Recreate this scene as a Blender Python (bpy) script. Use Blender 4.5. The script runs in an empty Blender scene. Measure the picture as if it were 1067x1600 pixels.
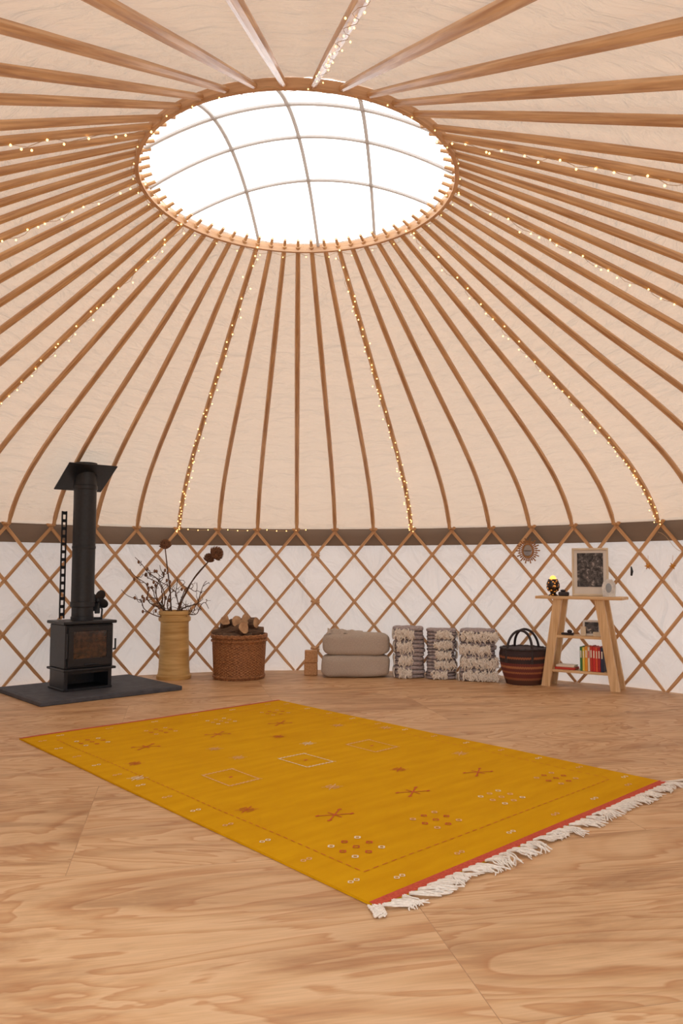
import bpy, math, random
from math import sin, cos, pi, radians, sqrt, atan2
from mathutils import Vector, Matrix, noise as mnoise
random.seed(7)
scene = bpy.context.scene
CX, CY = -0.262, 4.493      # yurt centre on the floor
R = 4.3                     # yurt radius

def lin(r, g, b):
    def f(c):
        c /= 255.0
        return c/12.92 if c <= 0.04045 else ((c+0.055)/1.055)**2.4
    return (f(r), f(g), f(b), 1.0)

# ------------------------------------------------------------ mesh builder
class MB:
    def __init__(s):
        s.v=[]; s.f=[]; s.m=[]; s.g=[]
    def add(s, verts, faces, mi=0, gc=None):
        o=len(s.v)
        s.v += [Vector(p) for p in verts]
        s.g += [Vector(p) for p in (gc if gc else verts)]
        s.f += [tuple(i+o for i in f) for f in faces]
        s.m += [mi]*len(faces)
    def box(s, c, size, rot=None, mi=0, bev=0.0):
        c=Vector(c); sx,sy,sz=[d/2 for d in size]
        ax=sorted(range(3), key=lambda i:-size[i])
        seed=Vector((random.random()*9, random.random()*9, random.random()*9))
        b=min(bev, sx*.9, sy*.9, sz*.9)
        vs=[];fs=[]
        if b<=0:
            for z in (-sz,sz):
                for (x,y) in ((-sx,-sy),(sx,-sy),(sx,sy),(-sx,sy)): vs.append(Vector((x,y,z)))
            fs=[(3,2,1,0),(4,5,6,7),(0,1,5,4),(1,2,6,5),(2,3,7,6),(3,0,4,7)]
        else:
            def ring(x,y,z,bb):
                return [Vector(p) for p in ((-x+bb,-y,z),(x-bb,-y,z),(x,-y+bb,z),(x,y-bb,z),(x-bb,y,z),(-x+bb,y,z),(-x,y-bb,z),(-x,-y+bb,z))]
            rings=[ring(sx-b,sy-b,-sz,b*.3),ring(sx,sy,-sz+b,b),ring(sx,sy,sz-b,b),ring(sx-b,sy-b,sz,b*.3)]
            for r in rings: vs+=r
            for k in range(3):
                for i in range(8):
                    j=(i+1)%8; fs.append((k*8+i,k*8+j,(k+1)*8+j,(k+1)*8+i))
            fs.append(tuple(reversed(range(8)))); fs.append(tuple(range(24,32)))
        gc=[Vector((p[ax[0]],p[ax[1]],p[ax[2]]))+seed for p in vs]
        if rot is not None: vs=[rot@p for p in vs]
        s.add([p+c for p in vs],fs,mi,gc)
    def tube(s, path, rad, n=8, mi=0, cap=True, flat=1.0):
        P=[Vector(p) for p in path]; m=len(P)
        if not hasattr(rad,'__len__'): rad=[rad]*m
        T=[(P[min(i+1,m-1)]-P[max(i-1,0)]).normalized() for i in range(m)]
        up=Vector((0,0,1)) if abs(T[0].z)<.95 else Vector((1,0,0))
        N=(up-T[0]*up.dot(T[0])).normalized()
        vs=[];gc=[];L=0;sd=random.random()*50
        for i in range(m):
            if i: L+=(P[i]-P[i-1]).length
            N=(N-T[i]*N.dot(T[i])).normalized(); B=T[i].cross(N)
            for k in range(n):
                a=2*pi*k/n
                vs.append(P[i]+N*cos(a)*rad[i]+B*sin(a)*rad[i]*flat)
                gc.append(Vector((L+sd, cos(a)*rad[i]+sd, sin(a)*rad[i])))
        fs=[]
        for i in range(m-1):
            for k in range(n):
                k2=(k+1)%n
                fs.append((i*n+k,i*n+k2,(i+1)*n+k2,(i+1)*n+k))
        if cap:
            fs.append(tuple(reversed(range(n)))); fs.append(tuple(range((m-1)*n,m*n)))
        s.add(vs,fs,mi,gc)
    def lathe(s, prof, n=32, c=(0,0,0), mi=0, fn=None, rot=None):
        c=Vector(c); vs=[];fs=[];m=len(prof)
        for j,(r,z) in enumerate(prof):
            for k in range(n):
                a=2*pi*k/n; rr=r+(fn(a,j,z) if fn else 0)
                p=Vector((rr*cos(a),rr*sin(a),z))
                vs.append(p)
        for j in range(m-1):
            for k in range(n):
                k2=(k+1)%n; fs.append((j*n+k,j*n+k2,(j+1)*n+k2,(j+1)*n+k))
        fs.append(tuple(reversed(range(n)))); fs.append(tuple(range((m-1)*n,m*n)))
        gc=[p.copy() for p in vs]
        if rot is not None: vs=[rot@p for p in vs]
        s.add([p+c for p in vs],fs,mi,gc)
    def sphere(s, c, r, n=8, m=6, mi=0, sc=(1,1,1), e=1.0, rot=None, nz=0.0, nf=3.0):
        c=Vector(c); vs=[];fs=[]
        pw=lambda x: math.copysign(abs(x)**e,x)
        for j in range(m+1):
            t=-pi/2+pi*j/m
            for k in range(n):
                a=2*pi*k/n
                p=Vector((pw(cos(t))*pw(cos(a))*sc[0],pw(cos(t))*pw(sin(a))*sc[1],pw(sin(t))*sc[2]))*r
                vs.append(p)
        for j in range(m):
            for k in range(n):
                k2=(k+1)%n; fs.append((j*n+k,j*n+k2,(j+1)*n+k2,(j+1)*n+k))
        gc=[p.copy() for p in vs]
        if rot is not None: vs=[rot@p for p in vs]
        vs=[p+c for p in vs]
        if nz:
            vs=[p+Vector(mnoise.noise_vector(p*nf))*nz for p in vs]
        s.add(vs,fs,mi,gc)
    def build(s, name, mats, parent=None, smooth=True, loc=None, rotz=None):
        me=bpy.data.meshes.new(name)
        me.from_pydata([tuple(v) for v in s.v],[],s.f)
        at=me.attributes.new('gc','FLOAT_VECTOR','POINT')
        flat=[x for g in s.g for x in g]
        at.data.foreach_set('vector',flat)
        for m in mats: me.materials.append(m)
        me.polygons.foreach_set('material_index',s.m)
        me.polygons.foreach_set('use_smooth',[smooth]*len(s.f))
        me.update()
        if smooth:
            try: me.set_sharp_from_angle(angle=radians(42))
            except Exception: pass
        ob=bpy.data.objects.new(name,me)
        scene.collection.objects.link(ob)
        if parent: ob.parent=parent
        if loc is not None: ob.location=loc
        if rotz is not None: ob.rotation_euler=(0,0,rotz)
        return ob

def empty(name, loc, rotz=0):
    e=bpy.data.objects.new(name,None); e.empty_display_size=.1
    scene.collection.objects.link(e); e.location=loc; e.rotation_euler=(0,0,rotz)
    return e

# ------------------------------------------------------------ materials
def newmat(name):
    m=bpy.data.materials.new(name); m.use_nodes=True
    nt=m.node_tree; b=nt.nodes['Principled BSDF']
    return m,nt,b
def N(nt,t,**k):
    n=nt.nodes.new(t)
    for a,b in k.items(): setattr(n,a,b)
    return n
def gcvec(nt, scale):
    a=N(nt,'ShaderNodeAttribute',attribute_name='gc')
    mp=N(nt,'ShaderNodeMapping'); mp.inputs['Scale'].default_value=scale
    nt.links.new(a.outputs['Vector'],mp.inputs['Vector'])
    return mp.outputs['Vector']
def ramp(nt, fac, stops):
    r=N(nt,'ShaderNodeValToRGB'); e=r.color_ramp.elements
    e[0].position,e[0].color=stops[0]; e[1].position,e[1].color=stops[-1]
    for p,c in stops[1:-1]:
        x=e.new(p); x.color=c
    nt.links.new(fac,r.inputs['Fac']); return r.outputs['Color']
def varmat(name, c1, c2, rough=.6, scale=(1,1,1), nscale=5, bump=.2, metal=0, detail=4, dist=.01, dstr=0):
    m,nt,b=newmat(name)
    v=gcvec(nt,scale)
    n=N(nt,'ShaderNodeTexNoise'); n.inputs['Scale'].default_value=nscale; n.inputs['Detail'].default_value=detail
    n.inputs['Distortion'].default_value=dstr
    nt.links.new(v,n.inputs['Vector'])
    col=ramp(nt,n.outputs['Fac'],[(.3,c1),(.7,c2)])
    nt.links.new(col,b.inputs['Base Color'])
    b.inputs['Roughness'].default_value=rough; b.inputs['Metallic'].default_value=metal
    if bump:
        bp=N(nt,'ShaderNodeBump'); bp.inputs['Strength'].default_value=bump; bp.inputs['Distance'].default_value=dist
        nt.links.new(n.outputs['Fac'],bp.inputs['Height']); nt.links.new(bp.outputs['Normal'],b.inputs['Normal'])
    return m
def wood(name,c1,c2,rough=.45,nscale=1.0,sc=(3,55,55)):
    return varmat(name,c1,c2,rough,sc,nscale,.15,dist=.004,dstr=.4)

M_pole = wood('ash_pole',lin(182,136,96),lin(232,192,146),.26)
M_lath = wood('lath_wood',lin(190,144,100),lin(228,186,140),.45)
M_ring = wood('ring_wood',lin(190,144,104),lin(222,180,138),.4)
M_pine = wood('pine',lin(208,168,120),lin(238,206,162),.5)
M_iron = varmat('black_iron',lin(20,24,31),lin(30,34,42),.42,(1,1,1),40,.08,detail=2,dist=.002)
M_slate= varmat('slate',lin(62,64,72),lin(80,82,90),.7,(1,1,1),14,.3,dist=.004)
M_clay = varmat('buff_clay',lin(184,142,80),lin(222,186,122),.55,(1,1,9),3,.2)
M_wick = varmat('wicker',lin(118,74,42),lin(182,126,80),.6,(1,1,1),60,.3)
M_bark = varmat('bark',lin(74,56,44),lin(124,98,78),.85,(4,14,14),3,.6,dist=.01)
M_cut  = varmat('cut_wood',lin(150,112,80),lin(200,164,126),.7,(1,1,1),14,.1)
M_twig = varmat('dry_twig',lin(70,50,38),lin(118,88,64),.8,(4,30,30),1,.2)
M_head = varmat('dry_flower',lin(84,56,42),lin(150,108,78),.9,(1,1,1),50,.2)
M_linen= varmat('linen',lin(172,160,150),lin(194,182,170),.9,(1,1,1),120,.15,dist=.002)
M_knit = varmat('grey_knit',lin(140,130,134),lin(190,180,182),.95,(1,1,1),45,.5,dist=.006)
M_cream= varmat('cream_yarn',lin(218,210,200),lin(242,236,228),.95,(1,1,1),60,.3,dist=.003)
M_cork = varmat('cork',lin(180,132,90),lin(210,164,120),.8,(1,1,1),70,.1)
M_frame= varmat('cream_frame',lin(214,198,172),lin(228,214,190),.5,(1,1,1),8,.05)
M_leath= varmat('dark_leather',lin(34,28,34),lin(54,44,48),.5,(1,1,1),40,.1)
M_white= varmat('white_paper',lin(225,220,214),lin(235,230,224),.8)
M_wire = varmat('wire',lin(190,160,120),lin(200,170,130),.5,bump=0)
M_geode= varmat('selenite',lin(196,200,204),lin(238,238,236),.25,(1,1,1),30,.3)
M_red  = varmat('red_weft',lin(180,62,46),lin(206,88,60),.95,(1,1,1),90,.2)

def plain(name,c,rough=.6,metal=0): return varmat(name,c,tuple(min(1,x*1.12) for x in c[:3])+(1,),rough,(1,1,1),20,.05,metal)

def canvas(name,c,trans,tc=None,wr=(1,1,1),wb=.35):
    m,nt,b=newmat(name); nt.nodes.remove(b)
    out=nt.nodes['Material Output']
    d=N(nt,'ShaderNodeBsdfDiffuse'); t=N(nt,'ShaderNodeBsdfTranslucent'); mx=N(nt,'ShaderNodeMixShader')
    g=gcvec(nt,wr)
    n=N(nt,'ShaderNodeTexNoise'); n.inputs['Scale'].default_value=2.2; n.inputs['Detail'].default_value=4; n.inputs['Distortion'].default_value=.8
    nt.links.new(g,n.inputs['Vector'])
    n2=N(nt,'ShaderNodeTexNoise'); n2.inputs['Scale'].default_value=1.2
    c2=tuple(x*.9 for x in c[:3])+(1,)
    nt.links.new(ramp(nt,n2.outputs['Fac'],[(.3,c2),(.7,c)]),d.inputs['Color'])
    t.inputs['Color'].default_value=tc or c
    bp=N(nt,'ShaderNodeBump'); bp.inputs['Strength'].default_value=1; bp.inputs['Distance'].default_value=.03*wb
    nt.links.new(n.outputs['Fac'],bp.inputs['Height'])
    nt.links.new(bp.outputs['Normal'],d.inputs['Normal'])
    mx.inputs[0].default_value=trans
    nt.links.new(d.outputs[0],mx.inputs[1]); nt.links.new(t.outputs[0],mx.inputs[2]); nt.links.new(mx.outputs[0],out.inputs['Surface'])
    return m
M_roof=canvas('roof_canvas',lin(229,214,198),.15,lin(240,221,202),wr=(1.6,1.6,4.5),wb=3)
M_wall=canvas('wall_canvas',lin(232,228,227),.18,lin(232,228,226),wr=(1.5,1,1.2),wb=3.5)
M_band=canvas('band_canvas',lin(140,124,112),.10,lin(150,130,112))
M_rib =canvas('backlit_rib',lin(215,208,202),.40,lin(205,200,196))

def emis(name,c,s):
    m,nt,b=newmat(name)
    b.inputs['Base Color'].default_value=c
    b.inputs['Emission Color'].default_value=c; b.inputs['Emission Strength'].default_value=s
    return m
M_bulb=emis('warm_bulb',(1,.58,.2,1),4)

# skylight film
def skym():
    m,nt,b=newmat('clear_film'); nt.nodes.remove(b); out=nt.nodes['Material Output']
    a=N(nt,'ShaderNodeBsdfTransparent'); t=N(nt,'ShaderNodeBsdfTranslucent'); mx=N(nt,'ShaderNodeMixShader')
    t.inputs['Color'].default_value=(.95,.95,.95,1); mx.inputs[0].default_value=.25
    nt.links.new(a.outputs[0],mx.inputs[1]); nt.links.new(t.outputs[0],mx.inputs[2]); nt.links.new(mx.outputs[0],out.inputs['Surface'])
    return m
M_film=skym()

# plywood floor
def plym():
    m,nt,b=newmat('plywood')
    L=nt.links.new
    tc=N(nt,'ShaderNodeTexCoord')
    mp=N(nt,'ShaderNodeMapping'); mp.inputs['Rotation'].default_value=(0,0,radians(-12)); mp.inputs['Location'].default_value=(.4,.55,0)
    L(tc.outputs['Object'],mp.inputs['Vector'])
    br=N(nt,'ShaderNodeTexBrick'); br.inputs['Scale'].default_value=1; br.inputs['Brick Width'].default_value=2.44
    br.inputs['Row Height'].default_value=1.22; br.inputs['Mortar Size'].default_value=.0016; br.inputs['Mortar Smooth'].default_value=.3
    br.inputs['Color1'].default_value=(0,0,0,1); br.inputs['Color2'].default_value=(1,1,1,1); br.inputs['Mortar'].default_value=(.5,.5,.5,1)
    L(mp.outputs[0],br.inputs['Vector'])
    off=N(nt,'ShaderNodeVectorMath',operation='MULTIPLY_ADD'); off.inputs[1].default_value=(7,13,5)
    L(br.outputs['Color'],off.inputs[0]); L(mp.outputs[0],off.inputs[2])
    sc=N(nt,'ShaderNodeVectorMath',operation='MULTIPLY'); sc.inputs[1].default_value=(.6,2.2,1); L(off.outputs[0],sc.inputs[0])
    n1=N(nt,'ShaderNodeTexNoise'); n1.inputs['Scale'].default_value=.9; n1.inputs['Detail'].default_value=4.5; n1.inputs['Roughness'].default_value=.5; n1.inputs['Distortion'].default_value=.9
    L(sc.outputs[0],n1.inputs['Vector'])
    mu=N(nt,'ShaderNodeMath',operation='MULTIPLY'); mu.inputs[1].default_value=18; L(n1.outputs['Fac'],mu.inputs[0])
    fr=N(nt,'ShaderNodeMath',operation='FRACT'); L(mu.outputs[0],fr.inputs[0])
    g=ramp(nt,fr.outputs[0],[(0,lin(219,184,144)),(.40,lin(215,178,136)),(.74,lin(204,162,119)),(.90,lin(197,150,106)),(1,lin(219,184,144))])
    s2=N(nt,'ShaderNodeVectorMath',operation='MULTIPLY'); s2.inputs[1].default_value=(3,60,1); L(off.outputs[0],s2.inputs[0])
    n2=N(nt,'ShaderNodeTexNoise'); n2.inputs['Scale'].default_value=2; n2.inputs['Detail'].default_value=4; L(s2.outputs[0],n2.inputs['Vector'])
    f=ramp(nt,n2.outputs['Fac'],[(.3,(.82,.79,.76,1)),(.65,(1.0,1.0,1.0,1))])
    mx=N(nt,'ShaderNodeMix',data_type='RGBA',blend_type='MULTIPLY'); mx.inputs['Factor'].default_value=.75
    L(g,mx.inputs['A']); L(f,mx.inputs['B'])
    n3=N(nt,'ShaderNodeTexNoise'); n3.inputs['Scale'].default_value=1.3; n3.inputs['Detail'].default_value=8; n3.inputs['Roughness'].default_value=.62; n3.inputs['Distortion'].default_value=1.4; L(sc.outputs[0],n3.inputs['Vector'])
    f3=ramp(nt,n3.outputs['Fac'],[(.36,(.64,.54,.46,1)),(.46,(.86,.80,.75,1)),(.55,(1.02,1.01,1.0,1))])
    mx2=N(nt,'ShaderNodeMix',data_type='RGBA',blend_type='MULTIPLY'); mx2.inputs['Factor'].default_value=.8
    L(mx.outputs['Result'],mx2.inputs['A']); L(f3,mx2.inputs['B'])
    s4=N(nt,'ShaderNodeVectorMath',operation='MULTIPLY'); s4.inputs[1].default_value=(1.0,1.5,1); L(off.outputs[0],s4.inputs[0])
    vo=N(nt,'ShaderNodeTexVoronoi'); vo.inputs['Scale'].default_value=1.7; L(s4.outputs[0],vo.inputs['Vector'])
    k=ramp(nt,vo.outputs['Distance'],[(.0,(.26,.16,.11,1)),(.022,(.38,.24,.17,1)),(.034,(.70,.58,.47,1)),(.07,(1,1,1,1))])
    mx3=N(nt,'ShaderNodeMix',data_type='RGBA',blend_type='MULTIPLY'); mx3.inputs['Factor'].default_value=.85
    L(mx2.outputs['Result'],mx3.inputs['A']); L(k,mx3.inputs['B'])
    sm=N(nt,'ShaderNodeMix',data_type='RGBA'); sm.inputs['B'].default_value=lin(130,92,62)
    sf=N(nt,'ShaderNodeMath',operation='MULTIPLY'); sf.inputs[1].default_value=.5; L(br.outputs['Fac'],sf.inputs[0]); L(sf.outputs[0],sm.inputs['Factor'])
    L(mx3.outputs['Result'],sm.inputs['A'])
    L(sm.outputs['Result'],b.inputs['Base Color'])
    b.inputs['Roughness'].default_value=.48; b.inputs['Specular IOR Level'].default_value=.35
    bp=N(nt,'ShaderNodeBump'); bp.inputs['Strength'].default_value=.15; bp.inputs['Distance'].default_value=.003
    L(n2.outputs['Fac'],bp.inputs['Height']); L(bp.outputs[0],b.inputs['Normal'])
    return m
M_ply=plym()

# ------------------------------------------------------------ yurt helpers
def pol(phi,r,z):   # phi degrees clockwise from +y about yurt centre
    a=radians(phi); return Vector((CX+r*sin(a), CY+r*cos(a), z))
PH=-3.5
raf=[PH+6*k for k in range(-22,23)] + [180-3.1+d for d in (-38.5,-30,-21.4,-12.8,-4.3,4.2,12.8,21.3,30,38.5)]
prof0=[(.935,2.362),(1.5,2.09),(2.0,1.845),(2.5,1.60),(3.04,1.335),(3.45,1.115),(3.75,.925),(3.98,.735),(4.13,.56),(4.19,.45)]
def catmull(P,per=4):
    out=[]
    for i in range(len(P)-1):
        p0=P[max(i-1,0)];p1=P[i];p2=P[i+1];p3=P[min(i+2,len(P)-1)]
        for k in range(per):
            t=k/per
            out.append(tuple(.5*((2*p1[a])+(-p0[a]+p2[a])*t+(2*p0[a]-5*p1[a]+4*p2[a]-p3[a])*t*t+(-p0[a]+3*p1[a]-3*p2[a]+p3[a])*t**3) for a in range(2)))
    out.append(P[-1]); return out
prof=[(r,z+1.15) for r,z in catmull(prof0)]

# ---- floor
mb=MB(); n=128
vs=[pol(i*360/n,4.42,0) for i in range(n)]
vs2=[pol(i*360/n,4.42,-.05) for i in range(n)]
mb.add(vs+vs2,[tuple(reversed(range(n)))]+[tuple(range(n,2*n))]+[(i,(i+1)%n,n+(i+1)%n,n+i) for i in range(n)])
mb.build('floor',[M_ply],smooth=False)

# ---- wall canvas, open only at the doorway around the viewer
def cyl(name,r,z0,z1,mat,a0=-150,a1=144,nz=8,amp=0.0,steps=294):
    mb=MB(); vs=[];gc=[]
    for j in range(nz+1):
        z=z0+(z1-z0)*j/nz
        for i in range(steps+1):
            a=a0+(a1-a0)*i/steps
            rr=r+amp*mnoise.noise(Vector((a*.12,z*1.6,0)))
            vs.append(pol(a,rr,z)); gc.append(Vector((radians(a)*r,z,0)))
    W=steps+1
    fs=[(j*W+i,j*W+i+1,(j+1)*W+i+1,(j+1)*W+i) for j in range(nz) for i in range(steps)]
    mb.add(vs,fs,0,gc); return mb.build(name,[mat])
cyl('wall_round',4.345,0,1.62,M_wall,amp=.045,nz=14)
cyl('trim_1',4.305,1.42,1.648,M_band,amp=.006,nz=3)

# ---- roof canvas
mb=MB(); vs=[];gc=[]
cp=[]
for i,(r,z) in enumerate(prof):
    a=prof[max(i-1,0)]; b=prof[min(i+1,len(prof)-1)]
    t=Vector((b[0]-a[0],b[1]-a[1])).normalized(); nn=Vector((-t.y,t.x))
    cp.append((r+nn.x*.029,z+nn.y*.029))
cp.append((4.31,1.61)); cp[-2]=(4.27,cp[-2][1])
S=720
for j,(r,z) in enumerate(cp):
    for i in range(S):
        a=i*360/S
        fade=max(0,min(1,(4.1-r)/.3))
        w=.012*mnoise.noise(Vector((sin(radians(a))*r*2.4,cos(radians(a))*r*2.4,z*2)))*fade
        sag=.018*fade*(r/4.3)*(.5-.5*cos(radians((a-PH)*60)))   # cloth lifts slightly between poles
        vs.append(pol(a,r,z+max(w,-.002)+sag)); gc.append(Vector((sin(radians(a))*3,cos(radians(a))*3,r*1.2)))
fs=[(j*S+i,(j+1)*S+i,(j+1)*S+(i+1)%S,j*S+(i+1)%S) for j in range(len(cp)-1) for i in range(S)]
mb.add(vs,fs,0,gc); mb.build('ceiling',[M_roof])

# ---- rafters
mb=MB()
for a in raf:
    j1=random.uniform(-.25,.25)
    path=[pol(a+j1*(r-.95)/3.3*.6,r,z) for r,z in prof]
    m=len(path); rad=[.017+.0065*min(1,i/6) - (.004 if i>m-4 else 0) for i in range(m)]
    mb.tube(path,rad,8)
    mb.tube([pol(a,.885,prof[0][1]+.024),pol(a,.95,prof[0][1])],[.011,.013],8)
mb.build('roof_poles',[M_pole])

# ---- crown
crown=empty('roof_crown_ring',(CX,CY,3.5))
mb=MB()
def hoop(mb,r0,r1,z0,z1,n=120,mi=0):
    c=[(r0,z0),(r1,z0),(r1,z1),(r0,z1)]; vs=[];gc=[]
    for i in range(n):
        a=2*pi*i/n
        for r,z in c: vs.append(Vector((r*sin(a),r*cos(a),z))); gc.append(Vector((a*r,r,z)))
    fs=[]
    for i in range(n):
        j=(i+1)%n
        for k in range(4):
            l=(k+1)%4; fs.append((i*4+k,i*4+l,j*4+l,j*4+k))
    mb.add(vs,fs,mi,gc)
hoop(mb,.946,.970,-.024,.028)
mb.build('crown_hoop',[M_ring],parent=crown,smooth=False)
mb=MB(); rise=.28
def dz(x,y,o=0): return .018+rise*(1-(x*x+y*y)/(.94*.94))+o
ra=radians(5.5)
for c in (-.42,0,.42):
    h=sqrt(.94**2-c*c)
    for sw in (0,1):
        path=[]
        for i in range(25):
            t=-h+2*h*i/24
            x,y=(c,t) if sw==0 else (t,c)
            X=x*cos(ra)+y*sin(ra); Y=-x*sin(ra)+y*cos(ra)
            path.append((X,Y,dz(x,y)))
        mb.tube(path,.012,6)
mb.build('crown_ribs',[M_rib],parent=crown)
mb=MB(); vs=[Vector((0,0,3.5+dz(0,0,.02)))]
for j in range(1,9):
    for i in range(64):
        r=.955*j/8; a=2*pi*i/64; vs.append(Vector((r*sin(a),r*cos(a),3.5+.038+rise*(1-(r/.955)**2))))
fs=[(0,1+i,1+(i+1)%64) for i in range(64)]
for j in range(7):
    for i in range(64):
        k=(i+1)%64; fs.append((1+j*64+i,1+(j+1)*64+i,1+(j+1)*64+k,1+j*64+k))
mb.add([v+Vector((CX,CY,0)) for v in vs],fs); mb.build('window_1',[M_film])

# ---- trellis
mb=MB(); H2=.265; ztop=1.575
def lath(a0,dirn,rr):
    half=3.0
    s0=-.17; s1=5.93
    K=14
    vs=[];gc=[];sd=random.random()*40
    slope=Vector((half*radians(1)*R*dirn,-H2)).normalized()
    nx,nz=-slope.y,slope.x
    w=.0160;th=.006
    for i in range(K+1):
        q=s0+(s1-s0)*i/K
        a=a0+dirn*half*q; z=ztop-H2*q
        for (u,v) in ((-w,-th),(w,-th),(w,th),(-w,th)):
            da=math.degrees(u*nx/R)
            vs.append(pol(a+da,rr+v,max(z+u*nz,.004))); gc.append(Vector((q*.4+sd,u+sd,v)))
    fs=[(i*4+k,i*4+(k+1)%4,(i+1)*4+(k+1)%4,(i+1)*4+k) for i in range(K) for k in range(4)]
    fs+= [(3,2,1,0),(K*4,K*4+1,K*4+2,K*4+3)]
    mb.add(vs,fs,0,gc)
for k in range(-24,25):
    a=PH+6*k
    if k<22: lath(a,1,4.262)
    if k>-22: lath(a,-1,4.248)
# knotted joints at every crossing
for k in range(-24,25):
    a=PH+6*k
    mb.tube([pol(a-.45,4.235,1.60),pol(a+.45,4.235,1.60)],.012,6)
    for row in range(6):
        aa=a+(3 if row%2 else 0); z=ztop-H2*row
        if abs(aa)<140: mb.tube([pol(aa,4.232,z),pol(aa,4.245,z)],.009,6)
for (k,row) in ((0.5,1),(0.5,3),(0.5,5),(-9,2),(-9,4)):
    p=pol(PH+6*k,4.235,ztop-H2*row); mb.tube([p+Vector((-.05,0,.012)),p+Vector((.05,0,-.012))],.016,6); mb.tube([p+Vector((-.04,0,-.03)),p+Vector((.045,0,.03))],.014,6)
mb.build('trellis_lattice',[M_lath],smooth=False)

# ---- fairy lights
mb=MB()
def bulb(p,r=.0062): mb.sphere(p,r,6,4,1)
def strand(a,amp=.028,k0=1.0):
    dense=[]
    for i in range(len(prof)-1):
        for t in range(3):
            f=t/3; dense.append((prof[i][0]+(prof[i+1][0]-prof[i][0])*f,prof[i][1]+(prof[i+1][1]-prof[i][1])*f))
    path=[]
    for i,(r,z) in enumerate(dense):
        off=amp*sin(i*1.25+a)
        path.append(pol(a+math.degrees(off/r),r,z-.024-.010*random.random()))
        if i%2==0 or random.random()<.15:
            bulb(path[-1]+Vector((random.uniform(-.022,.022),random.uniform(-.015,.015),-.010))*1.0,.0062*k0)
    mb.tube(path,.0015*k0,4,0)
for k in (-21,-15,-9,-3,3,9,15,21): strand(PH+6*k)
strand(180-3.1-4.3,.018,.6)
path=[]
for i in range(181):
    a=i*2
    p=pol(a,.978+.008*sin(i*.7),3.462+.012*sin(i*1.1)); path.append(p)
    if i%5==0: bulb(p+Vector((0,0,-.010)),.0042)
mb.tube(path,.0015,4,0)
path=[]
for i in range(40):
    a=PH-18+i*.5
    p=pol(a,4.225,1.605-.02*abs(sin(i*.25))); path.append(p)
    if i%3==0: bulb(p)
mb.tube(path,.002,4,0)
path=[]
for i in range(24):
    a=PH+54+i*.5
    p=pol(a,4.2,1.50-.30*min(1,i/10)+.02*sin(i)); path.append(p)
mb.tube(path,.002,4,0)
mb.build('fairy_lights',[M_wire,M_bulb])

# ------------------------------------------------------------ rug
A=Vector((-2.18,5.255,0)); es=Vector((.733,.680,0)).normalized(); et=Vector((.666,-.746,0)).normalized()
RW,RL=2.22,3.46
rug=empty('yellow_rug',A,0)
def rugz(s,t):
    return .008+.0035*(mnoise.noise(Vector((s*1.6,t*1.6,3)))+.6)
def rp(s,t,dz_=0):
    e=.006*mnoise.noise(Vector((s*1.6,t*1.6,9)))
    p=es*(s+e)+et*(t+e*.7); p.z=rugz(s,t)+dz_; return p
def rugm():
    m,nt,b=newmat('mustard_weave'); L=nt.links.new
    v=gcvec(nt,(1,1,1))
    w=N(nt,'ShaderNodeTexWave',bands_direction='Y'); w.inputs['Scale'].default_value=70; w.inputs['Distortion'].default_value=1.5
    L(v,w.inputs['Vector'])
    v2=gcvec(nt,(.8,4,1))
    n=N(nt,'ShaderNodeTexNoise'); n.inputs['Scale'].default_value=3; n.inputs['Detail'].default_value=5; L(v2,n.inputs['Vector'])
    c=ramp(nt,n.outputs['Fac'],[(.25,lin(204,148,4)),(.75,lin(218,165,12))])
    L(c,b.inputs['Base Color']); b.inputs['Roughness'].default_value=.95; b.inputs['Specular IOR Level'].default_value=.1
    bp=N(nt,'ShaderNodeBump'); bp.inputs['Strength'].default_value=.35; bp.inputs['Distance'].default_value=.002
    L(w.outputs['Fac'],bp.inputs['Height']); L(bp.outputs[0],b.inputs['Normal'])
    return m
M_rug=rugm()
mb=MB(); ns,ntt=50,76; vs=[];gc=[]
for j in range(ntt+1):
    for i in range(ns+1):
        s=RW*i/ns; t=RL*j/ntt; vs.append(rp(s,t)); gc.append(Vector((s,t,0)))
W=ns+1
fs=[]
for j in range(ntt):
    for i in range(ns):
        fs.append((j*W+i,(j+1)*W+i,(j+1)*W+i+1,j*W+i+1)); 
mb.add(vs,fs,0,gc)
bd=[(i,0) for i in range(ns+1)]+[(ns,j) for j in range(1,ntt+1)]+[(i,ntt) for i in range(ns-1,-1,-1)]+[(0,j) for j in range(ntt-1,0,-1)]
top=[rp(RW*i/ns,RL*j/ntt) for i,j in bd]; bot=[Vector((p.x,p.y,.001)) for p in top]; nb=len(bd)
mb.add(top+bot,[(i,(i+1)%nb,nb+(i+1)%nb,nb+i) for i in range(nb)])
for (t0,t1) in ((0,.03),(RL-.045,RL)):
    vs=[];
    for i in range(ns+1):
        s=RW*i/ns
        vs+= [rp(s,t0,.0016),rp(s,t1,.0016)]
    mb.add(vs,[(2*i,2*i+1,2*i+3,2*i+2) for i in range(ns)],1)
mb.build('rug_body',[M_rug,M_red],parent=rug)
M_pink=plain('pink_yarn',lin(222,172,120),.9); M_rust=plain('rust_yarn',lin(190,84,26),.9); M_ivory=plain('ivory_yarn',lin(232,212,180),.9)
mb=MB()
def st(s0,t0,s1,t1,w=.007,mi=0):
    a=Vector((s0,t0)); b=Vector((s1,t1)); d=(b-a); 
    if d.length<1e-5: return
    nn=Vector((-d.y,d.x)).normalized()*w/2
    q=[a+nn,b+nn,b-nn,a-nn]
    mb.add([rp(p.x,p.y,.0022) for p in q],[(0,1,2,3)],mi)
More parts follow.
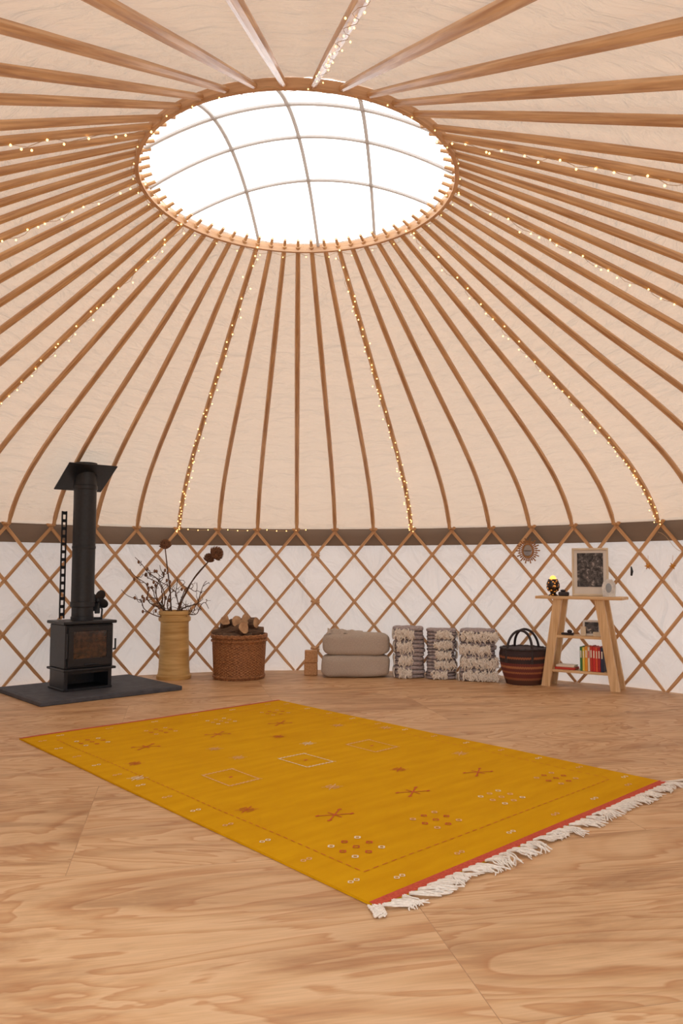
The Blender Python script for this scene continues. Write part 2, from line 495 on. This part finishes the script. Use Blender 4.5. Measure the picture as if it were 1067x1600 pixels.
def stitched(s0,t0,s1,t1,w=.007,mi=0,seg=.035,gap=.3):
    L=sqrt((s1-s0)**2+(t1-t0)**2); n=max(1,int(L/seg))
    for i in range(n):
        a=i/n; b=(i+1-gap)/n
        st(s0+(s1-s0)*a,t0+(t1-t0)*a,s0+(s1-s0)*b,t0+(t1-t0)*b,w,mi)
def dia(s,t,r,mi,w=.006,inner=True):
    for a,b in (((0,-r),(r,0)),((r,0),(0,r)),((0,r),(-r,0)),((-r,0),(0,-r))): st(s+a[0],t+a[1],s+b[0],t+b[1],w,mi)
    if inner: st(s-r*.4,t,s+r*.4,t,w,mi); st(s,t-r*.4,s,t+r*.4,w,mi)
def rect(s,t,a,b,mi):
    for (x0,y0,x1,y1) in ((-a,-b,a,-b),(a,-b,a,b),(a,b,-a,b),(-a,b,-a,-b)):
        stitched(s+x0,t+y0,s+x1,t+y1,.009,mi,.03,.15)
    for i in range(9):
        x=-a+2*a*i/8; st(s+x,t-b-.012,s+x+.012,t-b+.012,.005,mi); st(s+x,t+b-.012,s+x+.012,t+b+.012,.005,mi)
    st(s-.012,t,s+.012,t,.016,1)
def star(s,t,mi,r=.07):
    for x,y in ((r,r*.6),(r,-r*.6)): st(s-x,t-y,s+x,t+y,.007,mi)
    st(s,t-r*.7,s,t+r*.7,.007,mi)
    for x,y in ((r,r*.6),(-r,r*.6),(r,-r*.6),(-r,-r*.6)): st(s+x-.012,t+y,s+x+.012,t+y,.014,mi)
def group(s,t,mi,mi2):
    for i in range(3):
        for j in range(3):
            if i==1 and j==1: dia(s,t,.016,mi2,.006,False)
            else: dia(s+(i-1)*.075,t+(j-1)*.075,.015,mi if (i+j)%2==0 else mi2,.007,False)
def dense(s,t,mi):
    for i in range(4):
        w=.040-.012*abs(i-1.5); st(s-w,t+(i-1.5)*.02,s+w,t+(i-1.5)*.02,.007,mi)
    st(s-.05,t-.03,s+.05,t+.03,.004,mi); st(s-.05,t+.03,s+.05,t-.03,.004,mi)
for q in (0,1):
    f=(lambda x:1-x) if q else (lambda x:x)
    for i,sx in enumerate((.145,.37,.60,.83)):
        group(sx*RW,f(.13)*RL,2 if i in(0,2) else 0,1 if i!=2 else 0)
    for sx in (.235,.48,.73): star(sx*RW,f(.235)*RL,1)
    for i,sx in enumerate((.12,.37,.60,.85)): dense(sx*RW,f(.335)*RL,1 if i%2==0 else 0)
for i,sx in enumerate((.235,.48,.73)): rect(sx*RW,.515*RL,.10,.135,(0,2,0)[i])
for i,sx in enumerate((.06,.36,.61,.94)): dense(sx*RW,.42*RL,(2,0)[i%2])
for t in range(12):
    tt=.06+.08*t
    for sx in (.035,.965):
        dia(sx*RW-.012,tt*RL,.012,(0,2)[t%2],.005,False); dia(sx*RW+.018,tt*RL,.012,(0,2)[t%2],.005,False)
for i in range(6):
    for tt in (.035,.965): 
        dia((.1+.16*i)*RW,tt*RL,.012,(2,0)[i%2],.005,False); dia((.1+.16*i)*RW+.03,tt*RL,.012,(2,0)[i%2],.005,False)
for sx in (.075,.925): stitched(sx*RW,.07*RL,sx*RW,.93*RL,.004,1,.05,.4)
for tt in (.07,.93): stitched(.075*RW,tt*RL,.925*RW,tt*RL,.004,1,.05,.4)
mb.build('rug_motifs',[M_pink,M_rust,M_ivory],parent=rug,smooth=False)
# fringe: tangled knotted tassels
mb=MB()
nf=46
for i in range(nf):
    s=RW*(i+.5)/nf+random.uniform(-.008,.008)
    L=random.uniform(.06,.12); kx=random.uniform(-.05,.10); lift=random.uniform(.004,.016)
    for y in range(6):
        pts=[]; ph=random.random()*6; sp=(y-2.5)*.0055
        for k in range(9):
            f=k/8
            x=s+kx*f*f*1.1+sp*(.5+2.2*f*f)+.010*sin(ph+f*9)*f
            t=RL-.004+L*f*(1-.25*f*abs(kx)*8)+.008*sin(ph*2+f*9)*f
            p=es*x+et*t; p.z=.006+lift*sin(f*pi)+.002*(y%3)-.001*f; pts.append(p)
        mb.tube(pts,[.0032]*8+[.002],5)
for (s,ds) in ((RW,.17),(0,-.04)):
    for y in range(8):
        pts=[]
        for k in range(7):
            f=k/6; p=es*(s+ds*f+.02*sin(f*5+y))+et*(RL-.02+.10*f*(1-.3*f)+.012*sin(y+f*4)); p.z=.009; pts.append(p)
        mb.tube(pts,.004,5)
mb.build('rug_fringe',[M_cream],parent=rug)

# ------------------------------------------------------------ hearth + stove
e1=Vector((.742,.670,0)); e2=Vector((-.670,.742,0)); ang=atan2(.670,.742)
F=Vector((-2.52,6.47,0))
hc=F+e1*.675+e2*.55
mb=MB(); mb.box((0,0,.02),(1.35,1.1,.04),bev=.006); mb.box((0,0,.041),(1.31,1.06,.004),bev=.002)
mb.build('slate_hearth',[M_slate],smooth=False,loc=hc,rotz=ang)
S0=Vector((-2.45,7.25,.044)); stove=empty('wood_burning_stove',S0,ang)
mb=MB()
w,d=.46,.36
mb.box((0,0,.40),(w,d,.40),bev=.008)
mb.box((0,0,.615),(w+.05,d+.05,.028),bev=.006)
mb.box((0,-.01,.19),(w+.04,d+.05,.022),bev=.005)
mb.box((0,.01,.01),(w+.01,d+.0,.02),bev=.004)
for sx in (-1,1):
    mb.box((sx*(w/2-.02),0,.095),(.035,d-.02,.17),bev=.004)
mb.box((0,d/2-.03,.095),(w-.04,.02,.17))
mb.box((0,0,.165),(w-.04,d-.04,.03))
mb.build('firebox',[M_iron],parent=stove,smooth=False)
mb=MB()
yf=-d/2-.012
for (cx,cz,sx,sz) in ((0,.56,.42,.045),(0,.255,.42,.07),(-.185,.41,.05,.27),(.185,.41,.05,.27)):
    mb.box((cx,yf,cz),(sx,.024,sz),bev=.004)
mb.tube([(.225,yf-.01,.36),(.225,yf-.045,.36),(.225,yf-.045,.46)],.009,8)
mb.tube([(-.22,yf-.005,.30),(-.22,yf-.005,.52)],.009,8)
mb.tube([(-.06,yf-.02,.235),(.06,yf-.02,.235)],.007,8)
mb.build('stove_door',[M_iron],parent=stove,smooth=True)
mg,nt,b=newmat('stove_glass'); b.inputs['Roughness'].default_value=.12; b.inputs['Coat Weight'].default_value=.6
nn=N(nt,'ShaderNodeTexNoise'); nn.inputs['Scale'].default_value=7
nt.links.new(ramp(nt,nn.outputs['Fac'],[(.35,lin(30,28,30)),(.7,lin(84,58,44))]),b.inputs['Base Color'])  # orange-brown room reflection painted into the dark glass colour as mottling
mb=MB(); mb.box((0,yf+.004,.41),(.33,.01,.26)); mb.build('stove_glass_pane',[mg],parent=stove,smooth=False)
mb=MB()
mb.lathe([(.105,.62),(.105,.66),(.098,.665),(.098,.75),(.112,.755),(.112,.80),(.105,.805),(.105,1.30),(.109,1.302),(.109,1.325),(.105,1.327),(.105,1.86),(.112,1.865),(.112,1.90),(.105,1.905),(.105,2.12)],36,(0,0,0))
mb.build('flue_pipe',[M_iron],parent=stove)
out=(Vector((S0.x-CX,S0.y-CY,0))).normalized()
tang=Vector((-out.y,out.x,0)); sl=(out*1+Vector((0,0,-.5))).normalized(); nr=sl.cross(tang)
rotw=Matrix((tang,sl,nr)).transposed(); 
mb=MB(); mb.box((0,0,0),(.46,.47,.012),rot=Matrix.Rotation(-ang,3,'Z')@rotw,bev=.003)
mb.build('roof_flashing',[M_iron],parent=stove,smooth=False,loc=(0,0,1.98))
mb=MB()
bx=-.16; by=.14
mb.box((bx,by,1.15),(.012,.012,1.02)); mb.box((bx+.04,by,1.15),(.012,.012,1.02))
for i in range(14): mb.box((bx+.02,by,.68+i*.074),(.05,.012,.03))
mb.build('pipe_support_rail',[M_iron],parent=stove,smooth=False)
fan=empty('stove_fan',S0+e1*.17+e2*.05+Vector((0,0,.63)),radians(18))
mb=MB()
mb.box((0,0,.008),(.10,.07,.016),bev=.004)
mb.tube([(-.04,0,.012),(-.045,0,.09),(-.02,0,.13)],.009,6); mb.tube([(.04,0,.012),(.045,0,.09),(.02,0,.13)],.009,6)
mb.box((0,.01,.10),(.05,.04,.10),bev=.006)
mb.sphere((0,-.02,.175),.024,12,8)
for k in range(4):
    a=k*pi/2+.5
    rt=Matrix.Rotation(a,3,'Y')@Matrix.Rotation(.35,3,'Z')
    mb.sphere(Vector((0,-.02,.175))+Matrix.Rotation(a,3,'Y')@Vector((0,0,.055)),.060,12,8,0,sc=(.78,.06,.92),rot=rt)
mb.build('fan_body',[M_iron],parent=fan)

# ------------------------------------------------------------ chimney-pot vase with dried stems
V0=Vector((-1.775,8.17,0)); vase=empty('clay_chimney_pot_vase',V0)
mb=MB()
pr=[(.175,0),(.182,.01),(.182,.035),(.168,.05),(.160,.12),(.150,.45),(.147,.58),(.150,.595),(.166,.605),(.170,.625),(.166,.645),(.156,.65),(.156,.665),(.168,.675),(.170,.70),(.162,.712),(.135,.712),(.128,.69),(.125,.4),(.0,.38)]
mb.lathe(pr,40); mb.build('pot',[M_clay],parent=vase)
mb=MB()
def branch(p0,p1,r0=.008,r1=.003,wob=.05,n=16,mi=0,bend=Vector((0,0,0))):
    p0=Vector(p0);p1=Vector(p1); sd=random.random()*100; pts=[]
    for i in range(n+1):
        f=i/n; env=sin(pi*f)
        p=p0.lerp(p1,f)+bend*env+Vector(mnoise.noise_vector(Vector((f*3+sd,sd,0))))*wob*min(1,f*3)
        pts.append(p)
    mb.tube(pts,[r0+(r1-r0)*i/n for i in range(n+1)],6,mi); return pts
def rel(x,y,z): return Vector((x,y,z))-V0
base=Vector((0,0,.45))
def head(c,r,dirn):
    rt=Vector((0,0,1)).rotation_difference(Vector(dirn).normalized()).to_matrix()
    mb.sphere(c,r,12,8,1,sc=(1,1,.8),rot=rt)
    for j in range(5):
        for k in range(12):
            th=.35+j*.42; a=k*pi/6+j*.3
            dv=Vector((sin(th)*cos(a),sin(th)*sin(a),cos(th))); 
            p=c+rt@(dv*r*.85); q=c+rt@((dv+Vector((0,0,.5))).normalized()*r*1.45)
            mb.tube([p,(p+q)/2,q],[r*.16,r*.13,r*.02],4,1)
b1=branch(base,rel(-1.86,8.05,1.38),.009,.006,.03); head(rel(-1.86,8.05,1.40),.048,(-.1,0,1))
b2=branch(base,rel(-1.34,8.0,1.30),.009,.006,.03,bend=Vector((-.08,0,.04))); head(rel(-1.32,8.0,1.31),.060,(.8,-.2,.5))
b3=branch(base,rel(-1.40,8.08,1.26),.008,.005,.03,bend=Vector((-.1,0,0))); head(rel(-1.40,8.06,1.26),.045,(.3,-.4,.8))
for tgt in ((-2.16,8.0,1.10),(-2.10,7.95,1.22),(-1.95,8.1,1.28),(-2.2,7.9,.98),(-1.98,7.95,1.02),(-1.45,8.05,.84),(-1.40,8.1,.95),(-1.62,8.0,1.02),(-1.92,8.05,1.16),(-1.5,8.0,1.08),(-1.40,8.0,.78),(-2.05,7.9,1.12)):
    p=branch(base+Vector((random.uniform(-.06,.06),random.uniform(-.06,.06),.1)),rel(*tgt),.008,.003,.16,22)
    for i in range(7,21,2):
        q=p[i]+Vector((random.uniform(-.10,.10),random.uniform(-.05,.05),random.uniform(-.02,.11)))
        branch(p[i],q,.004,.002,.04,6)
        if tgt[0]<-1.85 and random.random()<.6: mb.sphere(q,.013,6,5,1,sc=(1,1,1.5))
mb.build('dried_stems',[M_twig,M_head],parent=vase)

# ------------------------------------------------------------ log basket
B0=Vector((-1.09,8.20,0)); bk=empty('wicker_log_basket',B0)
def weave(rt,rb,h,rows,n=144,per=36,amp=.006,prof=None):
    pr=[]
    for j in range(rows+1):
        f=j/rows
        pr.append(((prof(f) if prof else rb+(rt-rb)*f),h*f))
    return pr,(lambda a,j,z: amp*sin(a*per+pi*j))
mb=MB()
pr,fn=weave(.285,.262,.45,34,n=144)
mb.lathe(pr,144,fn=fn)
mb.lathe([(.268,.452),(.262,.3),(.25,.02),(0,.02)],48)
for z in (.44,.455,.40,.03):
    rr=.262+.023*z/.45+.006
    P=[(rr*cos(2*pi*i/96),rr*sin(2*pi*i/96),z+.004*sin(i*1.9)) for i in range(97)]
    mb.tube(P,.012,6)
mb.build('basket_body',[M_wick],parent=bk)
mb=MB()
def log(c,dirn,L,r):
    c=Vector(c);dv=Vector(dirn).normalized(); rt=Vector((0,0,1)).rotation_difference(dv).to_matrix(); sd=random.random()*30
    n=14; vs=[];sq=[1+.18*mnoise.noise(Vector((cos(2*pi*k/n)*1.3+sd,sin(2*pi*k/n)*1.3,sd))) - (.3 if k in (0,1,2) else 0) for k in range(n)]
    gc=[]
    for j in range(5):
        for k in range(n):
            a=2*pi*k/n; p=Vector((r*sq[k]*cos(a),r*sq[k]*sin(a),L*(j/4-.5))); vs.append(c+rt@p); gc.append(Vector((p.z+sd,p.x,p.y)))
    fs=[(j*n+k,j*n+(k+1)%n,(j+1)*n+(k+1)%n,(j+1)*n+k) for j in range(4) for k in range(n)]
    mb.add(vs,fs,0,gc)
    mb.add(vs[:n],[tuple(reversed(range(n)))],1,gc[:n]); mb.add(vs[-n:],[tuple(range(n))],1,gc[-n:])
log((-.12,-.05,.49),(1,-.4,.25),.34,.055); log((.02,-.1,.50),(.5,-1,.35),.30,.06); log((.14,-.05,.50),(1,.3,-.1),.24,.05)
log((-.05,.06,.52),(.3,-1,.5),.36,.065); log((.05,-.02,.575),(1,-.6,.1),.34,.055); log((-.16,.02,.54),(.2,-.9,.6),.26,.055)
log((.11,.03,.57),(-.2,-1,.5),.28,.06); log((-.03,.10,.50),(1,0,.2),.40,.065); log((.0,-.02,.40),(1,.1,0),.42,.09);log((.0,.13,.41),(1,-.1,0),.34,.08);log((.0,-.15,.41),(1,.1,0),.30,.07)
mb.build('firewood',[M_bark,M_cut],parent=bk)

# ------------------------------------------------------------ yoga blocks
yb=empty('cork_yoga_blocks',(-.335,8.42,0),radians(4))
mb=MB(); mb.box((0,0,.067),(.145,.10,.134),bev=.008); mb.box((.004,-.004,.202),(.14,.10,.132),bev=.008); mb.build('blocks',[M_cork],parent=yb,smooth=False)

# ------------------------------------------------------------ bolsters
bo=empty('linen_bolsters',(.150,8.32,0),0)
mb=MB()
for (x,z,wd) in ((0,.122,.368),(.005,.352,.358)):
    mb.sphere((x,0,z),1,64,40,0,sc=(wd,.16,.122),e=.42,nz=.012,nf=6)
vs=[]
for j in range(13):
    for i in range(25):
        u=i/24;v=j/12
        h=.045*(1-u)*abs(mnoise.noise(Vector((u*5,v*4,2))))*2
        vs.append(Vector((-.30+.38*u,-.12+.22*v,.478+h+.006-.03*(abs(v-.5)*2)**4)))
mb.add(vs,[(j*25+i,j*25+i+1,(j+1)*25+i+1,(j+1)*25+i) for j in range(12) for i in range(24)])
mb.build('cushions',[M_linen],parent=bo)

# ------------------------------------------------------------ blanket stacks
def blankets(loc,rot,w,h,nb,dep=.26,name='folded_blanket_stack',fx=(-1.0,.1)):
    e=empty(name,loc,rot); mk=MB(); mc=MB()
    bh=h/nb
    for i in range(nb):
        z=bh*(i+.5); wj=w*random.uniform(.93,1.0); ox=random.uniform(-.008,.008)
        for l in range(3):
            zz=bh*i+bh*(l+.5)/3
            mk.sphere((ox+random.uniform(-.006,.006),random.uniform(-.012,.012),zz),1,32,14,0,sc=(wj/2*random.uniform(.95,1),dep/2,bh/6*1.14),e=.5,nz=.009,nf=13)
        lo=fx[0]+random.uniform(0,.3); hi=fx[1]+random.uniform(-.3,.25)
        nst=int(30*(hi-lo)/1.1)
        for k in range(nst):
            x0=ox+w/2*(lo+(hi-lo)*(k+random.random())/nst); x0=max(-w/2,min(w/2,x0)); y0=-dep/2-.004
            zt=z+bh*random.uniform(.05,.42)
            for q in range(2):
                L=bh*random.uniform(.35,.85); sd=random.random()*9; pts=[]; kx=random.uniform(-.03,.03)
                for t in range(7):
                    g=t/6
                    pts.append((x0+kx*g+.009*sin(sd+g*9),y0-.020*sin(g*pi)*random.uniform(.6,1.1)-q*.006,max(.007,zt-L*g)))
                mc.tube(pts,[.004,.006,.007,.0075,.007,.006,.003],5)
        side=-1 if fx[0]<-.8 else 1
        for k in range(12):
            y0=-dep/2+dep*.8*random.random(); zt=z+bh*.3; L=bh*random.uniform(.5,.9); sd=random.random()*9
            mc.tube([(ox+side*(w/2-.008+.008*sin(g/5*pi)),y0+.008*sin(sd+g*1.6),max(.007,zt-L*g/5)) for g in range(6)],.005,5)
    mk.build('knit_layers',[M_knit],parent=e); mc.build('tassels',[M_cream],parent=e)
blankets((.718,8.27,0),0,.335,.54,4,fx=(-1,.2))
blankets((1.062,8.20,0),radians(-3),.32,.52,5,fx=(-.6,.6))
blankets((1.43,8.05,0),radians(-12),.385,.53,4,fx=(-.95,.95))

# ------------------------------------------------------------ bolga basket
def bolgam():
    m,nt,b=newmat('striped_weave'); L=nt.links.new
    a=N(nt,'ShaderNodeAttribute',attribute_name='gc'); sp=N(nt,'ShaderNodeSeparateXYZ'); L(a.outputs['Vector'],sp.inputs[0])
    at=N(nt,'ShaderNodeMath',operation='ARCTAN2'); L(sp.outputs['Y'],at.inputs[0]); L(sp.outputs['X'],at.inputs[1])
    s=N(nt,'ShaderNodeMath',operation='MULTIPLY'); s.inputs[1].default_value=60; L(at.outputs[0],s.inputs[0])
    si=N(nt,'ShaderNodeMath',operation='SINE'); L(s.outputs[0],si.inputs[0])
    ma=N(nt,'ShaderNodeMath',operation='MULTIPLY_ADD'); ma.inputs[1].default_value=.0035; L(si.outputs[0],ma.inputs[0]); L(sp.outputs['Z'],ma.inputs[2])
    mr=N(nt,'ShaderNodeMapRange'); mr.inputs['From Max'].default_value=.36; L(ma.outputs[0],mr.inputs['Value'])
    c=ramp(nt,mr.outputs[0],[(0,lin(86,52,40)),(.14,lin(150,92,62)),(.20,lin(110,52,46)),(.32,lin(166,104,68)),(.37,lin(112,56,50)),(.46,lin(176,116,78)),(.52,lin(116,56,50)),(.60,lin(54,40,42)),(.72,lin(150,92,62)),(.78,lin(56,38,40)),(1,lin(50,38,38))])
    nt.nodes[c.node.name].color_ramp.interpolation='CONSTANT'
    L(c,b.inputs['Base Color']); b.inputs['Roughness'].default_value=.7
    return m
G0=Vector((1.845,7.82,0)); bg=empty('striped_woven_basket',G0,radians(-25))
mb=MB()
pr,fn=weave(0,0,.35,30,prof=lambda f:.17+.068*sin(min(1,f*1.15)*pi/2)-.012*max(0,f-.85)/.15,amp=.004)
mb.lathe(pr,144,fn=fn); mb.lathe([(.218,.352),(.213,.2),(.165,.02),(0,.02)],36)
mb.build('basket_body',[bolgam()],parent=bg)
mb=MB()
P=[(.225*cos(2*pi*i/64),.225*sin(2*pi*i/64),.352+.003*sin(i*2)) for i in range(65)]; mb.tube(P,.012,8)
for y in (-.10,.10):
    pts=[]
    for i in range(25):
        a=pi*i/24; pts.append((.125*cos(a),y*(1.9-.9*sin(a)),.30+.235*sin(a)**.8))
    mb.tube(pts,.013,8)
    for sx in (-1,1): mb.tube([(sx*.125,y*1.9,.22),(sx*.125,y*1.9,.31)],.017,8)
mb.build('handles',[M_leath],parent=bg)

# ------------------------------------------------------------ A-frame shelf
T=Vector((.83,-.557,0)).normalized(); sang=atan2(T.y,T.x)
S1=Vector((2.36,7.55,0)); sh=empty('pine_display_shelf',S1,sang)
mb=MB()
HT=.885
mb.box((0,0,HT-.014),(.84,.26,.028),bev=.003)
def leg(x0,x1,y0,y1,z0,z1,w,t):
    a=[Vector((x0-w/2,y0-t/2,z0)),Vector((x0+w/2,y0-t/2,z0)),Vector((x0+w/2,y0+t/2,z0)),Vector((x0-w/2,y0+t/2,z0))]
    b=[Vector((x1-w/2,y1-t/2,z1)),Vector((x1+w/2,y1-t/2,z1)),Vector((x1+w/2,y1+t/2,z1)),Vector((x1-w/2,y1+t/2,z1))]
    sd=random.random()*20
    gc=[Vector((p.z+sd,p.x+sd,p.y)) for p in a+b]
    mb.add(a+b,[(3,2,1,0),(4,5,6,7),(0,1,5,4),(1,2,6,5),(2,3,7,6),(3,0,4,7)],0,gc)
for sx in (-1,1):
    for y in (-.10,.10):
        leg(sx*.335,sx*.20,y,y*.9,0,HT-.028,.085,.034)
for z,wd in ((.49,.52),(.155,.62)):
    mb.box((0,0,z),(wd,.21,.024),bev=.002)
mb.build('shelf_frame',[M_pine],parent=sh,smooth=False)

def onshelf(name,x,y,z,rz=0):
    p=S1+Matrix.Rotation(sang,3,'Z')@Vector((x,y,0)); return empty(name,(p.x,p.y,z),sang+rz)
pf=onshelf('framed_photograph',.085,.03,HT+.003,radians(12))
tl=Matrix.Rotation(radians(-7),3,'X')
def tb(mb,c,s,mi=0,bev=0): mb.box(tl@Vector(c),s,rot=tl,mi=mi,bev=bev)
mb=MB(); fw,fh=.345,.475
tb(mb,(0,0,fh-.010),(fw,.022,.020),bev=.002); tb(mb,(0,0,.010),(fw,.022,.020),bev=.002)
tb(mb,(-fw/2+.010,0,fh/2),(.020,.022,fh-.03),bev=.002); tb(mb,(fw/2-.010,0,fh/2),(.020,.022,fh-.03),bev=.002)
tb(mb,(0,.004,fh/2),(fw-.03,.006,fh-.03),1)
mb.build('frame',[M_frame,M_white],parent=pf,smooth=False)
mp_,nt,b=newmat('monochrome_print'); 
nn=N(nt,'ShaderNodeTexNoise'); nn.inputs['Scale'].default_value=22; nn.inputs['Detail'].default_value=8; nn.inputs['Roughness'].default_value=.7; nn.inputs['Distortion'].default_value=.6
nt.links.new(gcvec(nt,(1,1,1)),nn.inputs['Vector'])
nt.links.new(ramp(nt,nn.outputs['Fac'],[(.42,lin(26,24,28)),(.56,lin(90,84,84)),(.68,lin(200,190,184))]),b.inputs['Base Color']); b.inputs['Roughness'].default_value=.4
mb=MB(); tb(mb,(0,-.002,fh/2+.02),(.245,.004,.335)); mb.build('print',[mp_],parent=pf,smooth=False)
tlh=onshelf('tealight_lantern',-.27,-.02,HT+.001)
mb=MB()
mb.lathe([(.045,0),(.05,.005),(.028,.02),(.03,.035),(.055,.05),(.066,.085),(.064,.12),(.052,.15),(.047,.165),(.043,.165),(.048,.148),(.058,.12),(.06,.085),(.05,.055),(0,.05)],28)
ml,nt,b=newmat('amber_glass'); vo=N(nt,'ShaderNodeTexVoronoi'); vo.inputs['Scale'].default_value=42
nt.links.new(gcvec(nt,(1,1,1)),vo.inputs['Vector'])
nt.links.new(ramp(nt,vo.outputs['Distance'],[(.25,lin(90,44,20)),(.6,lin(26,18,18))]),b.inputs['Base Color'])
nt.links.new(ramp(nt,vo.outputs['Distance'],[(.14,(1,.36,.06,1)),(.42,(0,0,0,1))]),b.inputs['Emission Color']); b.inputs['Emission Strength'].default_value=1.2; b.inputs['Roughness'].default_value=.25
mb.build('glass_cup',[ml],parent=tlh)
mb=MB(); mb.sphere((0,0,.165),.034,12,8,0,sc=(1,1,1.1)); mb.build('flame',[emis('flame',(1,.36,.07,1),2.4)],parent=tlh)
mb=MB(); mb.box((.11,-.01,.02),(.10,.07,.04),rot=Matrix.Rotation(.2,3,'Z'),bev=.008); mb.sphere((.10,0,.05),.022,10,8,sc=(1.3,1,.6)); mb.build('trinket_box',[M_leath],parent=tlh,smooth=False)
cg=onshelf('crystal_slab',.275,-.01,HT+.001,.1)
mb=MB(); n=24; vs=[]
for y in (-.022,.022):
    for i in range(n+1):
        a=pi*i/n; vs.append(Vector((.062*cos(a)*(1+.05*sin(i*3)),y,.085+.085*sin(a)+.003*sin(i*5))))
    vs+= [Vector((-.055,y,0)),Vector((.055,y,0))]
K=n+3
mb.add(vs,[tuple(range(K)),tuple(reversed(range(K,2*K)))]+[(i,K+i,K+(i+1)%K,(i+1)%K) for i in range(K)])
mb.build('slab',[M_geode],parent=cg,smooth=False)
mb=MB(); mb.sphere((0,-.021,.085),.04,20,8,0,sc=(.75,.1,1.2)); mb.build('hollow',[plain('grey_quartz',lin(150,160,172),.2)],parent=cg)
sf=onshelf('small_photo_frame',.09,.02,.503,.1)
mb=MB(); tb(mb,(0,0,.075),(.17,.012,.15),1); tb(mb,(0,-.006,.075),(.13,.006,.11),0); mb.box((.06,-.05,.02),(.07,.04,.04),mi=2); mb.box((-.07,-.05,.045),(.05,.012,.09),mi=2,bev=.002)
mb.build('frame_and_cards',[mp_,M_white,M_frame],parent=sf,smooth=False)
ins=onshelf('incense_holder',-.13,-.03,.503)
mb=MB(); mb.box((0,0,.012),(.12,.05,.02),bev=.006); mb.sphere((.02,0,.035),.022,10,8,sc=(1.2,1,.8)); mb.build('holder',[M_leath],parent=ins)
bks=onshelf('book_row',.0,-.01,.168)
mb=MB(); cols=[(60,120,70),(225,205,90),(225,150,50),(230,220,205),(190,60,45),(205,50,50),(220,90,60),(170,40,48),(40,50,80)]
mats=[plain('book_%d'%i,lin(*c),.55) for i,c in enumerate(cols)]; x=.0
for i in range(9):
    t=random.uniform(.020,.028); h=random.uniform(.205,.255)
    mb.box((x+t/2,0,h/2+.001),(t-.002,.15,h),mi=i,bev=.002,rot=None); mb.box((x+t/2,-.0752,h*.7),(t*.45,.001,h*.3),mi=3 if i!=3 else 4)
    x+=t
mb.box((-.15,0,.012),(.20,.14,.022),mi=4,bev=.002); mb.box((-.15,0,.034),(.18,.13,.02),mi=3,bev=.002)
mb.build('books',mats,parent=bks,smooth=False)

# ------------------------------------------------------------ sunburst mirror on lattice
mpos=pol(32.0,4.215,1.345); sm_=empty('sunburst_mirror',mpos,radians(-32.0))
mb=MB()
for k in range(28):
    a=2*pi*k/28; L=.130 if k%2==0 else .108
    mb.tube([(.055*cos(a),0,.07*sin(a)),(L*cos(a),0,L*1.05*sin(a))],[.006,.0075],5)
P=[(.056*cos(2*pi*i/40),-.004,.072*sin(2*pi*i/40)) for i in range(41)]; mb.tube(P,.010,6)
P=[(.092*cos(2*pi*i/40),0,.10*sin(2*pi*i/40)) for i in range(41)]; mb.tube(P,.0035,5)
mb.build('sun_frame',[plain('rattan',lin(160,114,72),.6)],parent=sm_)
mgl,nt,b=newmat('mirror_glass'); b.inputs['Metallic'].default_value=1; b.inputs['Roughness'].default_value=.05; b.inputs['Base Color'].default_value=(.35,.33,.33,1)
mb=MB(); mb.sphere((0,-.002,0),1,28,10,0,sc=(.053,.005,.07)); mb.build('mirror_glass_pane',[mgl],parent=sm_)
M_gold=plain('brass',lin(200,140,60),.35,.6)
for nm,ph,z in (('brass_star_ornament',48.9,1.18),('brass_star_ornament',52.2,1.18)):
    p=pol(ph,4.215,z); e=empty(nm,p,radians(-ph)); mb=MB()
    for k in range(6):
        a=pi*k/3; mb.tube([(0,0,0),(.035*cos(a),0,.035*sin(a))],[.012,.002],5)
    mb.sphere((0,-.005,0),.014,8,6); mb.tube([(0,0,.03),(0,.01,.10)],.0015,4); mb.build('star',[M_gold],parent=e)
p=pol(46.6,4.22,1.13); e=empty('lattice_hook',p,radians(-46.6)); mb=MB(); mb.tube([(0,0,-.04),(.012,-.012,0),(0,0,.045)],[.010,.013,.006],6); mb.build('hook',[M_iron],parent=e)

# ------------------------------------------------------------ light
# bright overcast sky, dimmer towards the horizon where trees and ground would be
w=bpy.data.worlds.new('overcast'); scene.world=w; w.use_nodes=True; nt=w.node_tree
bg_=nt.nodes['Background']
tc=N(nt,'ShaderNodeTexCoord'); sp=N(nt,'ShaderNodeSeparateXYZ'); nt.links.new(tc.outputs['Generated'],sp.inputs[0])
mr=N(nt,'ShaderNodeMapRange'); mr.inputs['From Min'].default_value=-.1; mr.inputs['From Max'].default_value=.4; nt.links.new(sp.outputs['Z'],mr.inputs['Value'])
c=ramp(nt,mr.outputs[0],[(0,(.28,.27,.26,1)),(1,(.985,.99,1.0,1))])
nt.links.new(c,bg_.inputs['Color']); bg_.inputs['Strength'].default_value=3.15
sun=bpy.data.lights.new('sun','SUN'); sun.energy=3.6; sun.angle=radians(40); sun.color=(1,.98,.95)
so=bpy.data.objects.new('sun_light',sun); scene.collection.objects.link(so)
so.rotation_euler=Vector((-.5,-1.0,-1.1)).to_track_quat('-Z','Y').to_euler(); so.location=(3,12,10)

# ------------------------------------------------------------ camera
cam=bpy.data.cameras.new('camera'); co=bpy.data.objects.new('camera',cam); scene.collection.objects.link(co)
cam.sensor_fit='VERTICAL'; cam.sensor_height=36; cam.sensor_width=24; cam.lens=1190/1600*36; cam.clip_start=.05
co.location=(0,0,1.15); co.rotation_euler=(radians(94.3),0,0)
scene.camera=co
scene.view_settings.view_transform='Standard'
scene.view_settings.look='None'
